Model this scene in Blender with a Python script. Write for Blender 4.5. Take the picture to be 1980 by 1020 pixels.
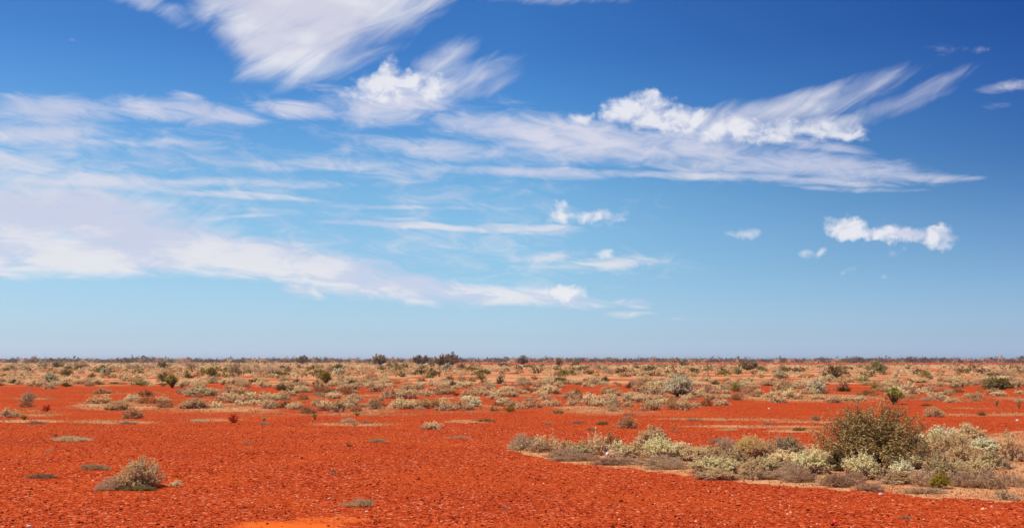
import bpy, math, random
import numpy as np

# ------------------------------------------------------------------ camera, sky, sun, exposure
for o in list(bpy.data.objects): bpy.data.objects.remove(o)
S = bpy.context.scene
COL = S.collection
H = 2.2                       # eye height in metres
F = 1925.0                    # focal length in photo pixels (35 mm lens)
HOR = 696.0                   # row of the level horizon in the photo
PITCH = math.atan((HOR - 510) / F)
cam_d = bpy.data.cameras.new('camera'); cam = bpy.data.objects.new('camera', cam_d); COL.objects.link(cam)
cam_d.lens = 35; cam_d.sensor_width = 36; cam_d.clip_start = 0.1; cam_d.clip_end = 30000
cam.location = (0, 0, H); cam.rotation_euler = (math.pi/2 + PITCH, 0, 0)
S.camera = cam
S.render.resolution_x, S.render.resolution_y = 1024, 527
S.view_settings.view_transform = 'Standard'; S.view_settings.look = 'None'
S.view_settings.exposure = 0; S.view_settings.gamma = 1
try: S.view_settings.use_curve_mapping = False
except Exception: pass

SUN_EL, SUN_AZ = math.radians(64), math.radians(-95)      # azimuth measured from the view direction, + to the right
SKY_STR = 0.1
HAZE = .00014
cp, sp_ = math.cos(PITCH), math.sin(PITCH)

def ray(px, py):
    dx, dy = (px-990)/F, (510-py)/F
    return np.array([dx, cp - dy*sp_, sp_ + dy*cp])
def azel(px, py):
    d = ray(px, py); d = d/np.linalg.norm(d)
    return math.degrees(math.atan2(d[0], d[1])), math.degrees(math.asin(d[2]))
def gp(px, py):
    """ground point seen at a photo pixel, and metres per photo pixel there"""
    d = ray(px, py); t = -H/d[2]
    return d[0]*t, d[1]*t, t/F
def lin(c): 
    c = [v/255 for v in c]
    return [v/12.92 if v <= .04045 else ((v+.055)/1.055)**2.4 for v in c]

def world():
    w = bpy.data.worlds.new('World'); S.world = w; w.use_nodes = True
    w.cycles.sampling_method = 'MANUAL'; w.cycles.sample_map_resolution = 256
    nt = w.node_tree; N = nt.nodes; L = nt.links; N.clear()
    def nd(t, **k):
        n = N.new(t)
        for a, b in k.items(): setattr(n, a, b)
        return n
    def put(sock, v):
        if isinstance(v, (int, float, tuple, list)): sock.default_value = v
        else: L.new(v, sock)
    def M(op, a, b=None, c=None, clamp=False):
        n = nd('ShaderNodeMath', operation=op, use_clamp=clamp); put(n.inputs[0], a)
        if b is not None: put(n.inputs[1], b)
        if c is not None: put(n.inputs[2], c)
        return n.outputs[0]
    def V(op, a, b=None, out=0):
        n = nd('ShaderNodeVectorMath', operation=op); put(n.inputs[0], a)
        if b is not None: put(n.inputs[1], b)
        return n.outputs[out]
    def scale(a, s):
        n = nd('ShaderNodeVectorMath', operation='SCALE'); put(n.inputs[0], a); n.inputs['Scale'].default_value = s
        return n.outputs[0]
    def MIX(f, a, b, blend='MIX'):
        n = nd('ShaderNodeMix', data_type='RGBA', blend_type=blend); n.clamp_factor = True
        put(n.inputs[0], f); put(n.inputs[6], a); put(n.inputs[7], b); return n.outputs[2]
    def noise(vec, sc, detail=6, rough=.55, lac=2.0, dist=0, dims='2D'):
        n = nd('ShaderNodeTexNoise', noise_dimensions=dims); put(n.inputs['Vector'], vec)
        n.inputs['Scale'].default_value = sc; n.inputs['Detail'].default_value = detail
        n.inputs['Roughness'].default_value = rough; n.inputs['Lacunarity'].default_value = lac
        n.inputs['Distortion'].default_value = dist
        return n
    def mapping(vec, loc=(0,0,0), rot=0, sc=(1,1,1), kind='TEXTURE'):
        n = nd('ShaderNodeMapping', vector_type=kind); put(n.inputs[0], vec)
        n.inputs['Location'].default_value = loc; n.inputs['Rotation'].default_value = (0,0,rot); n.inputs['Scale'].default_value = sc
        return n.outputs[0]
    def smooth(v, lo, hi, a=0.0, b=1.0):
        n = nd('ShaderNodeMapRange', interpolation_type='SMOOTHSTEP'); put(n.inputs[0], v)
        for i, x in enumerate((lo, hi, a, b)): n.inputs[i+1].default_value = x
        return n.outputs[0]
    tc = nd('ShaderNodeTexCoord')
    sx = nd('ShaderNodeSeparateXYZ'); L.new(tc.outputs['Generated'], sx.inputs[0])
    az = M('MULTIPLY', M('ARCTAN2', sx.outputs[0], sx.outputs[1]), 180/math.pi)
    el = M('MULTIPLY', M('ARCSINE', sx.outputs[2]), 180/math.pi)
    cb = nd('ShaderNodeCombineXYZ'); L.new(az, cb.inputs[0]); L.new(el, cb.inputs[1])
    P = cb.outputs[0]                                     # azimuth, elevation in degrees
    sky = nd('ShaderNodeTexSky', sky_type='NISHITA'); sky.sun_disc = False
    sky.sun_elevation = SUN_EL; sky.sun_rotation = SUN_AZ
    sky.air_density = 1.0; sky.dust_density = 0.6; sky.ozone_density = 2.0; sky.altitude = 200
    # deep clear desert air: the zenith blue reaches down low
    el01 = M('DIVIDE', el, 90.0, clamp=True)
    rp = nd('ShaderNodeValToRGB'); L.new(el01, rp.inputs[0]); r = rp.color_ramp
    stops = SKY_RAMP
    r.elements[0].position = stops[0][0]/90; r.elements[0].color = (*stops[0][1], 1)
    r.elements[1].position = stops[-1][0]/90; r.elements[1].color = (*stops[-1][1], 1)
    for p, c in stops[1:-1]:
        e = r.elements.new(p/90); e.color = (*c, 1)
    col = MIX(1.0, sky.outputs[0], rp.outputs[0], 'MULTIPLY')
    azf = nd('ShaderNodeValToRGB'); L.new(M('MULTIPLY_ADD', sx.outputs[0], .5, .5, clamp=True), azf.inputs[0])
    azf.color_ramp.elements[0].color = (*AZ_L, 1); azf.color_ramp.elements[0].position = .27
    azf.color_ramp.elements[1].color = (*AZ_R, 1); azf.color_ramp.elements[1].position = .73
    e = azf.color_ramp.elements.new(.5); e.color = (1,1,1,1)
    azm = MIX(smooth(el, 0, 12, .35, 1.0), (1,1,1,1), azf.outputs[0])
    col = MIX(1.0, col, azm, 'MULTIPLY')
    if CLOUDS_ON:
        # warped coordinates for the three kinds of cloud
        def warp(vec, sc, amt, stretch=(1,1,1), rot=0, detail=5):
            n = noise(mapping(vec, (0,0,0), rot, stretch), sc, detail)
            return V('ADD', vec, V('MULTIPLY', V('SUBTRACT', n.outputs['Color'], (.5,.5,.5)), amt))
        Ps = warp(P, .45, (3.0, .9, 0), (3.2, 1, 1), math.radians(-4))     # level sheets
        Pc = warp(warp(P, .8, (1.0, .8, 0), detail=3), 2.4, (.34, .32, 0))          # heaped tops
        Pw = warp(P, .5, (1.3, .9, 0), (3, 1, 1), math.radians(24), 4)                   # wind-drawn wisps
        def field(vec, items):
            acc = None
            for (cx, cy, rx, ry, ang, amp) in items:
                a0, e0 = azel(cx, cy); ca, sa = math.cos(math.radians(ang)), math.sin(math.radians(ang))
                a1, e1 = azel(cx + rx*ca, cy - rx*sa); a2, e2 = azel(cx + ry*sa, cy + ry*ca)
                R1 = math.hypot(a1-a0, e1-e0); R2 = math.hypot(a2-a0, e2-e0)
                if acc is not None:      # chains the bumps one after another (keeps the shader's working memory small)
                    n = nd('ShaderNodeVectorMath', operation='MULTIPLY_ADD'); put(n.inputs[0], acc); n.inputs[1].default_value = (1e-7,)*3; put(n.inputs[2], vec); vin = n.outputs[0]
                else: vin = vec
                m = mapping(vin, (a0, e0, 0), math.atan2(e1-e0, a1-a0), (R1, R2, 1))
                q = V('DOT_PRODUCT', m, m, 1)
                v = M('MULTIPLY_ADD', q, -amp*.75, amp)
                if acc is None: acc = v
                else:
                    n = nd('ShaderNodeMath', operation='SMOOTH_MAX'); put(n.inputs[0], acc); put(n.inputs[1], v); n.inputs[2].default_value = .25
                    acc = n.outputs[0]
            return acc
        Fs, Fc, Fw = field(Ps, SHEET), field(Pc, HEAP), field(Pw, WISP)
        ns = noise(mapping(P, (0,0,0), math.radians(-5), (3.4, 1, 1)), 1.3, 8, .66, dist=.5).outputs['Fac']
        ns2 = noise(mapping(P, (3,7,0), math.radians(-7), (3, 1, 1)), .5, 4, .5).outputs['Fac']
        nc = noise(mapping(P, (0,0,0), 0, (1.35, 1, 1)), 1.1, 7, .52, dist=.25).outputs['Fac']
        nw = noise(mapping(P, (0,0,0), math.radians(30), (4.5, 1, 1)), 1.2, 7, .55, dist=.6).outputs['Fac']
        ds = smooth(M('ADD', Fs, M('ADD', M('MULTIPLY_ADD', ns, 1.7, -.85), M('MULTIPLY_ADD', ns2, 1.1, -.55))), -.05, 1.35)
        dc = smooth(M('ADD', Fc, M('MULTIPLY_ADD', nc, 1.7, -.85)), .05, 1.15)
        dw = smooth(M('ADD', Fw, M('MULTIPLY_ADD', nw, 1.3, -.65)), -.25, 1.5)
        k = 1/SKY_STR
        def cc(c): return (*[x*k for x in lin(c)], 1)
        tone = noise(mapping(P, (11,3,0), 0, (2.6,1,1)), .35, 4, .5).outputs['Fac']
        lowf = smooth(el, 3, 11)
        s_col = MIX(smooth(tone, .35, .65), cc((203,208,230)), cc((222,221,234)))
        s_low = MIX(smooth(M('ADD', M('MULTIPLY', tone, .6), M('MULTIPLY', ns, .4)), .42, .58), cc((205,212,234)), cc((238,235,238)))
        s_col = MIX(lowf, s_low, s_col)
        c_col = MIX(smooth(nc, .36, .56), cc((214,216,234)), cc((238,238,243)))
        w_col = MIX(smooth(tone, .38, .6), cc((213,213,229)), cc((233,234,240)))
        col = MIX(M('MULTIPLY', dw, .95), col, w_col)
        col = MIX(M('MULTIPLY', ds, .88), col, s_col)
        col = MIX(M('MULTIPLY', dc, .9), col, c_col)
    bg = nd('ShaderNodeBackground'); L.new(col, bg.inputs[0]); bg.inputs[1].default_value = SKY_STR
    out = nd('ShaderNodeOutputWorld'); L.new(bg.outputs[0], out.inputs[0])

CLOUDS_ON = True
SKY_RAMP = [(0.24, (0.976, 1.264, 2.050)), (1.36, (0.845, 1.094, 1.641)), (2.84, (0.829, 1.093, 1.469)), (5.22, (0.800, 1.122, 1.353)),
 (7.30, (0.809, 1.168, 1.355)), (9.38, (0.731, 1.164, 1.347)), (11.74, (0.585, 1.070, 1.358)), (14.67, (0.412, 0.901, 1.328)),
 (17.54, (0.299, 0.734, 1.225)), (20.36, (0.264, 0.685, 1.188)), (38, (.5,.8,1.1)), (60, (1,1,1))]
AZ_L, AZ_R = (1.1,1,.97), (.38,.44,.64)
# clouds, one bump per row: centre, half width, half height (photo pixels turned into sky directions), tilt, strength
SHEET = [
 (90,215,190,34,0,1.0),(310,212,170,28,-6,1.0),(60,255,190,24,0,.85),(260,272,190,9,-2,.7),(440,232,110,14,-5,.9),
 (575,214,85,20,-4,1.05),(745,210,120,40,0,1.1),(350,188,55,12,0,.6),(600,165,60,8,-8,.35),
 (950,245,170,30,-4,.95),(880,292,180,24,-3,1.0),(1120,268,210,48,-4,1.1),(1300,292,250,42,-4,1.05),(1480,318,230,26,-2,1.0),
 (1610,325,220,26,-3,1.1),(1760,335,150,12,-3,1.0),(1870,341,60,6,-1,.7),(1080,336,270,12,-1,1.0),(1480,346,330,11,-1,1.0),(1620,362,190,6,-1,.55),(1500,272,170,14,-4,.6),
 (30,312,120,30,-6,.9),(150,352,260,20,-2,1.0),(330,350,260,15,0,.85),(540,352,190,12,0,.7),(470,380,190,8,-3,.9),
 (625,318,170,12,1,.8),(740,328,70,8,-14,.6),(90,410,280,62,-4,1.4),(-20,470,220,72,0,1.7),(150,490,260,44,-3,1.6),(330,475,230,50,-8,1.6),
 (510,505,200,42,-8,1.6),(640,520,140,38,-6,1.65),(600,560,60,20,-4,1.0),(760,555,170,34,-6,1.3),(900,568,200,22,-3,1.15),(1050,578,120,18,-3,1.0),
 (300,318,430,100,-3,.36),(830,340,360,110,-3,.26),(900,492,360,60,-2,.30),(1225,582,55,13,-5,.8),(1215,608,60,6,0,.5),(860,440,260,8,-1,.95),(1010,441,130,9,-1,.9),(745,400,130,7,-2,.7),(880,400,50,5,0,.6),(460,421,80,5,0,.65),(345,323,50,5,0,.65),
 (1060,494,90,14,4,.7),(1170,506,95,15,3,.85),(1100,518,130,8,0,.5),(800,490,160,12,0,.35),(1320,620,40,4,0,.4),(1950,165,50,12,8,.5),(1850,100,60,9,-5,.35),(1930,205,30,6,0,.3),
]
HEAP = [
 (760,168,88,32,4,1.2),(757,135,24,26,0,.9),(700,170,50,22,20,.7),(820,172,80,22,10,.8),
 (1195,218,40,30,0,1.0),(1250,215,60,36,0,1.15),(1258,192,28,18,0,.8),(1320,235,100,32,-3,1.15),(1430,252,150,26,0,1.0),(1120,228,26,13,0,.7),(1560,248,120,20,0,.75),(1635,262,48,13,-6,.8),
 (1080,418,36,15,8,.85),(1085,402,13,14,0,.8),(1150,418,48,14,4,.9),(1185,425,25,8,0,.55),(1172,488,22,9,0,.6),
 (1640,441,46,23,-4,1.25),(1690,452,60,15,-4,1.2),(1745,454,70,18,-3,1.3),(1805,455,48,21,0,1.25),(1815,472,26,13,0,.7),(1436,453,36,14,0,.52),(1590,486,18,9,30,0.38),(1560,492,10,7,0,0.30),
 (1735,485,15,11,0,0.34),(1640,525,16,7,0,0.38),(1710,531,16,8,0,0.38),(1685,523,8,7,0,0.30),(1540,518,11,6,0,0.32),
 (1092,568,42,16,0,1.1),(1052,562,18,10,0,.6),(141,75,14,11,0,.42),(1715,423,14,6,0,.3),
]
WISP = [
 (600,-30,215,120,0,1.7),(520,50,95,75,0,1.5),(600,70,140,70,25,1.5),(700,15,190,62,25,1.4),(570,112,72,42,0,1.3),(800,10,130,34,28,.8),
 (850,128,75,34,30,.75),(860,165,120,30,18,.7),(930,150,70,26,20,.4),
 (1450,225,130,28,8,.8),(1540,208,130,26,18,.9),(1650,182,115,22,23,.55),(1780,180,95,14,24,.45),(1720,205,90,16,14,.45),(1600,232,90,16,4,.8),
 (290,10,80,18,-20,.35),(180,420,260,70,-8,.7),(1080,-5,120,12,0,.35),(640,130,110,22,18,.5),
]
world()
sun_d = bpy.data.lights.new('sun', 'SUN'); sun = bpy.data.objects.new('sun', sun_d); COL.objects.link(sun)
sun_d.energy = 5.0; sun_d.angle = math.radians(.53); sun_d.color = (1, .93, .82)
# the lamp's local -Z points along the light; local +Z points at the sun
sd = np.array([math.sin(SUN_AZ)*math.cos(SUN_EL), math.cos(SUN_AZ)*math.cos(SUN_EL), math.sin(SUN_EL)])
from mathutils import Vector
sun.rotation_euler = Vector(sd).to_track_quat('Z', 'Y').to_euler()
sun.location = (0, 0, 50)

# ------------------------------------------------------------------ helpers
rng = np.random.default_rng(7)
def mesh_np(name, verts, polys, mats, mat_idx=None, attrs=None):
    """polys: list of int arrays (n,3) or (n,4)"""
    me = bpy.data.meshes.new(name)
    verts = np.asarray(verts, np.float32)
    me.vertices.add(len(verts)); me.vertices.foreach_set('co', verts.ravel())
    tot = sum(p.size for p in polys); npoly = sum(len(p) for p in polys)
    me.loops.add(tot); me.polygons.add(npoly)
    me.loops.foreach_set('vertex_index', np.concatenate([p.ravel() for p in polys]).astype(np.int32))
    sizes = np.concatenate([np.full(len(p), p.shape[1]) for p in polys])
    me.polygons.foreach_set('loop_start', np.concatenate([[0], np.cumsum(sizes)[:-1]]).astype(np.int32))
    if mat_idx is not None: me.polygons.foreach_set('material_index', np.asarray(mat_idx, np.int32))
    if attrs:
        for k, v in attrs.items():
            a = me.attributes.new(k, 'FLOAT', 'POINT'); a.data.foreach_set('value', np.asarray(v, np.float32))
    me.update(calc_edges=True)
    for m in mats: me.materials.append(m)
    return me
def link(name, me, parent=None):
    o = bpy.data.objects.new(name, me); COL.objects.link(o); o.parent = parent; return o
def tag(o, label=None, cat=None, group=None, kind=None):
    if label: o['label'] = label
    if cat: o['category'] = cat
    if group: o['group'] = group
    if kind: o['kind'] = kind
    return o

def vnoise(x, y, seed=0):
    """smooth value noise in 0..1"""
    x = np.asarray(x, float); y = np.asarray(y, float)
    xi = np.floor(x).astype(np.int64); yi = np.floor(y).astype(np.int64); fx = x-xi; fy = y-yi
    fx = fx*fx*(3-2*fx); fy = fy*fy*(3-2*fy)
    def h(a, b):
        n = (a*374761393 + b*668265263 + seed*974711) & 0x7fffffff
        n = ((n ^ (n >> 13))*1274126177) & 0x7fffffff
        return ((n ^ (n >> 16)) & 0xffff)/65535.0
    return (h(xi,yi)*(1-fx)+h(xi+1,yi)*fx)*(1-fy) + (h(xi,yi+1)*(1-fx)+h(xi+1,yi+1)*fx)*fy
def fbm(x, y, seed=0, n=4):
    s = 0; a = .5; t = 0
    for i in range(n): s = s + a*vnoise(x*2**i, y*2**i, seed+i*17); t += a; a *= .55
    return s/t
def ground_z(x, y):
    return .07*(vnoise(np.asarray(x)/6, np.asarray(y)/6, 5)-.5) + .03*(vnoise(np.asarray(x)/1.7, np.asarray(y)/1.7, 9)-.5)

class NT:
    def __init__(s, m): s.nt = m.node_tree; s.N = s.nt.nodes; s.L = s.nt.links
    def nd(s, t, **k):
        n = s.N.new(t)
        for a, b in k.items(): setattr(n, a, b)
        return n
    def put(s, sock, v):
        if isinstance(v, (int, float, tuple, list)): sock.default_value = v
        else: s.L.new(v, sock)
    def M(s, op, a, b=None, c=None, clamp=False):
        n = s.nd('ShaderNodeMath', operation=op, use_clamp=clamp); s.put(n.inputs[0], a)
        if b is not None: s.put(n.inputs[1], b)
        if c is not None: s.put(n.inputs[2], c)
        return n.outputs[0]
    def mix(s, f, a, b, blend='MIX'):
        n = s.nd('ShaderNodeMix', data_type='RGBA', blend_type=blend); s.put(n.inputs[0], f); s.put(n.inputs[6], a); s.put(n.inputs[7], b); return n.outputs[2]
    def noise(s, vec, sc, detail=4, rough=.55):
        n = s.nd('ShaderNodeTexNoise'); s.put(n.inputs['Vector'], vec); n.inputs['Scale'].default_value = sc
        n.inputs['Detail'].default_value = detail; n.inputs['Roughness'].default_value = rough; return n.outputs['Fac']
    def ramp(s, f, stops, interp='LINEAR'):
        n = s.nd('ShaderNodeValToRGB'); s.put(n.inputs[0], f); r = n.color_ramp; r.interpolation = interp
        r.elements[0].position, r.elements[0].color = stops[0][0], (*stops[0][1], 1)
        r.elements[1].position, r.elements[1].color = stops[-1][0], (*stops[-1][1], 1)
        for p, c in stops[1:-1]:
            e = r.elements.new(p); e.color = (*c, 1)
        return n.outputs[0]
    def smooth(s, v, lo, hi, a=0.0, b=1.0):
        n = s.nd('ShaderNodeMapRange', interpolation_type='SMOOTHSTEP'); s.put(n.inputs[0], v)
        for i, x in enumerate((lo, hi, a, b)): n.inputs[i+1].default_value = x
        return n.outputs[0]
def new_mat(name):
    m = bpy.data.materials.new(name); m.use_nodes = True; m.node_tree.nodes.clear(); return m, NT(m)

def plant_mat(name, c0, c1, c2=None, trans=.42, rough=.8):
    """leaf colour varies leaf by leaf (attribute var) and plant by plant"""
    m, t = new_mat(name)
    at = t.nd('ShaderNodeAttribute', attribute_name='var'); oi = t.nd('ShaderNodeObjectInfo')
    stops = [(0, c0), (1, c1)] if c2 is None else [(0, c0), (.6, c1), (1, c2)]
    col = t.ramp(at.outputs['Fac'], stops)
    hs = t.nd('ShaderNodeHueSaturation'); t.L.new(col, hs.inputs['Color'])
    t.L.new(t.M('MULTIPLY_ADD', oi.outputs['Random'], .03, .485), hs.inputs['Hue'])
    t.L.new(t.M('MULTIPLY_ADD', oi.outputs['Random'], -.25, 1.1), hs.inputs['Saturation'])
    t.L.new(t.M('MULTIPLY_ADD', oi.outputs['Random'], .4, .8), hs.inputs['Value'])
    b = t.nd('ShaderNodeBsdfPrincipled'); t.L.new(hs.outputs[0], b.inputs['Base Color']); b.inputs['Roughness'].default_value = rough
    b.inputs['Specular IOR Level'].default_value = .25
    tr = t.nd('ShaderNodeBsdfTranslucent'); t.L.new(hs.outputs[0], tr.inputs[0])
    mx = t.nd('ShaderNodeMixShader'); mx.inputs[0].default_value = trans
    t.L.new(b.outputs[0], mx.inputs[1]); t.L.new(tr.outputs[0], mx.inputs[2])
    o = t.nd('ShaderNodeOutputMaterial'); t.L.new(mx.outputs[0], o.inputs[0]); return m

MAT = {
 'pale':   plant_mat('pale_leaf',   (.58,.46,.20), (.80,.67,.34), (.92,.82,.50)),
 'cream':  plant_mat('cream_leaf',  (.62,.42,.18), (.84,.62,.31), (.94,.78,.46)),
 'tan':    plant_mat('tan_twig',    (.45,.22,.08), (.66,.38,.15), (.78,.52,.25)),
 'mauve':  plant_mat('dead_twig_tip', (.46,.27,.14), (.66,.43,.25), (.80,.60,.38)),
 'olive':  plant_mat('olive_leaf',  (.16,.115,.025), (.30,.225,.05), (.42,.33,.09)),
 'green':  plant_mat('green_leaf',  (.22,.18,.015), (.42,.35,.03), (.56,.46,.08)),
 'dark':   plant_mat('dark_leaf',   (.11,.075,.025), (.21,.15,.05), (.32,.24,.08)),
 'white':  plant_mat('white_leaf',  (.56,.48,.27), (.80,.72,.46), (.90,.84,.62)),
 'grey':   plant_mat('grey_leaf',   (.38,.28,.14), (.56,.44,.24), (.70,.58,.36)),
 'red':    plant_mat('red_stem',    (.40,.045,.010), (.62,.085,.018), (.70,.16,.04)),
 'gold':   plant_mat('golden_blade', (.60,.36,.11), (.80,.55,.20), (.90,.70,.34)),
 'bigleaf': plant_mat('brown_olive_leaf', (.27,.165,.05), (.50,.36,.11), (.76,.61,.28)),
 'tree':   plant_mat('mulga_leaf', (.22,.135,.055), (.38,.245,.105), (.52,.36,.17)),
 'grass':  plant_mat('straw', (.45,.20,.06), (.66,.37,.13), (.80,.53,.24)),
 'greengrass': plant_mat('green_straw', (.34,.23,.04), (.48,.36,.07), (.62,.47,.14)),
 'belt':   plant_mat('far_scrub_leaf', (.11,.062,.038), (.19,.115,.07), (.28,.18,.115)),
}
def stem_mat(name, c0, c1):
    m, t = new_mat(name); oi = t.nd('ShaderNodeAttribute', attribute_name='var')
    col = t.ramp(oi.outputs['Fac'], [(0, c0), (1, c1)])
    b = t.nd('ShaderNodeBsdfPrincipled'); t.L.new(col, b.inputs['Base Color']); b.inputs['Roughness'].default_value = .9
    o = t.nd('ShaderNodeOutputMaterial'); t.L.new(b.outputs[0], o.inputs[0]); return m
STEM = {'grey': stem_mat('grey_twig', (.32,.20,.115), (.60,.42,.26)), 'brown': stem_mat('brown_twig', (.10,.06,.04), (.24,.15,.10)),
        'tan': stem_mat('straw_twig', (.22,.13,.07), (.42,.28,.15)), 'redbrown': stem_mat('redbrown_twig', (.06,.022,.016), (.19,.085,.055)),
        'red': stem_mat('red_twig', (.2,.03,.01), (.35,.07,.02))}

def stems_geo(P, Rad, rg):
    """P (S,K,3) points, Rad (S,K) -> three-sided tapering twigs"""
    S_, K, _ = P.shape
    d = np.gradient(P, axis=1); d /= np.linalg.norm(d, axis=2, keepdims=True)+1e-9
    ref = np.tile(np.array([.3,.2,.9]), (S_, 1))[:, None, :]; ref = np.broadcast_to(ref, d.shape)
    a = np.cross(d, ref); a /= np.linalg.norm(a, axis=2, keepdims=True)+1e-6
    b = np.cross(d, a)
    vs = []
    for i in range(3):
        t = 2*math.pi*i/3
        vs.append(P + (a*math.cos(t)+b*math.sin(t))*Rad[..., None])
    v = np.stack(vs, 2).reshape(-1, 3)                       # index ((s*K+k)*3+i)
    s, k, i = np.meshgrid(np.arange(S_), np.arange(K-1), np.arange(3), indexing='ij')
    b0 = (s*K+k)*3; j = (i+1) % 3
    q = np.stack([b0+i, b0+j, b0+3+j, b0+3+i], -1).reshape(-1, 4)
    var = np.repeat(rg.random(S_), K*3)
    return v, q, var
def leaf_geo(C, L_, W_, axis, rg, spread=.8, blade=False):
    """diamond leaves at C; blades lie along `axis`, leaves show their faces outward and up"""
    n = len(C)
    if blade:
        u = axis + rg.normal(0, spread, (n, 3)); u /= np.linalg.norm(u, axis=1, keepdims=True)+1e-9
        w = np.cross(u, axis*np.array([1, 1, .3])+rg.normal(0, .5, (n, 3)))
    else:
        nn = axis*np.array([1, 1, .6])*.8+np.array([0, 0, .45])+rg.normal(0, .45, (n, 3))
        u = np.cross(nn, rg.normal(0, 1, (n, 3))); u /= np.linalg.norm(u, axis=1, keepdims=True)+1e-9
        w = np.cross(nn, u)
    w /= np.linalg.norm(w, axis=1, keepdims=True)+1e-9
    L_ = np.broadcast_to(L_, n)[:, None]; W_ = np.broadcast_to(W_, n)[:, None]
    v = np.stack([C-u*L_, C+w*W_, C+u*L_, C-w*W_], 1).reshape(-1, 3)
    q = np.arange(4*n).reshape(-1, 4)
    return v, q, np.repeat(np.clip(rg.normal(.5, .25, n), 0, 1), 4)

# shape of each kind of shrub, authored one metre wide
#   h: height, ns: stems, nsub: sprigs per stem, nl: leaves per sprig, ll/lw: leaf half sizes, low: lowest elevation of a stem,
#   vase: bare lower part, jit: unevenness, lum: lumps
KIND = {
 'pale':  dict(h=.55, low=-.05, vase=.35, leaf='pale', stem='grey', ll=.020, lw=.012, lum=.30, spread=.8),
 'cream': dict(h=.52, low=-.05, vase=.30, leaf='cream', stem='tan', ll=.022, lw=.010, lum=.28, spread=.7),
 'tan':   dict(h=.50, low=.0, vase=.25, leaf='tan', stem='tan', ll=.034, lw=.007, lum=.18, spread=.5),
 'mauve': dict(h=.50, low=.0, vase=.20, leaf='mauve', stem='grey', ll=.036, lw=.005, lum=.30, spread=.6, few=.7),
 'olive': dict(h=.60, low=.05, vase=.35, leaf='olive', stem='brown', ll=.022, lw=.010, lum=.35, spread=.8),
 'dark':  dict(h=.60, low=.05, vase=.25, leaf='dark', stem='brown', ll=.022, lw=.010, lum=.30, spread=.8),
 'green': dict(h=.65, low=.15, vase=.45, leaf='green', stem='brown', ll=.022, lw=.010, lum=.30, spread=.8),
 'vase':  dict(h=.85, low=.50, vase=.55, leaf='green', stem='brown', ll=.024, lw=.012, lum=.25, spread=.8, thick=1.8),
 'white': dict(h=.66, low=.25, vase=.50, leaf='white', stem='brown', ll=.022, lw=.013, lum=.30, spread=1.0, thick=1.6),
 'grey':  dict(h=.60, low=.10, vase=.35, leaf='grey', stem='grey', ll=.022, lw=.010, lum=.30, spread=.8),
 'red':   dict(h=.85, low=.15, vase=.30, leaf='red', stem='red', ll=.030, lw=.008, lum=.12, spread=.5),
 'thin':  dict(h=.9, low=.7, vase=.2, leaf='greengrass', stem='tan', ll=.05, lw=.008, lum=.4, spread=.3, few=.5),
 'low':   dict(h=.20, low=.0, vase=.10, leaf='cream', stem='grey', ll=.03, lw=.007, lum=.5, spread=.6, few=.6),
 'lowgrey': dict(h=.20, low=.0, vase=.10, leaf='grey', stem='tan', ll=.03, lw=.007, lum=.5, spread=.6, few=.35),
 'lowgreen': dict(h=.25, low=.0, vase=.10, leaf='olive', stem='grey', ll=.024, lw=.010, lum=.5, spread=.7, few=.7),
 'tree':  dict(h=.62, low=.30, vase=.55, leaf='tree', stem='brown', ll=.026, lw=.016, lum=.22, spread=.9, thick=2.4, flat=.45),
 'straw': dict(h=.62, low=.03, vase=.30, leaf='cream', stem='tan', ll=.024, lw=.009, lum=.10, spread=.6),
 'gold':  dict(h=.80, low=.30, vase=.05, leaf='gold', stem='tan', ll=.055, lw=.0065, lum=.10, spread=.25),
 'big':   dict(h=.58, low=.16, vase=.30, leaf='bigleaf', stem='redbrown', ll=.0095, lw=.006, lum=.05, spread=.6, thick=.7, flat=.92),
}
LOD = {0: dict(ns=150, nsub=9, nl=8, k=5, ls=1.0), 1: dict(ns=60, nsub=6, nl=6, k=4, ls=1.55), 2: dict(ns=18, nsub=4, nl=5, k=3, ls=2.9),
       9: dict(ns=330, nsub=10, nl=5, k=6, ls=1.0)}
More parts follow.
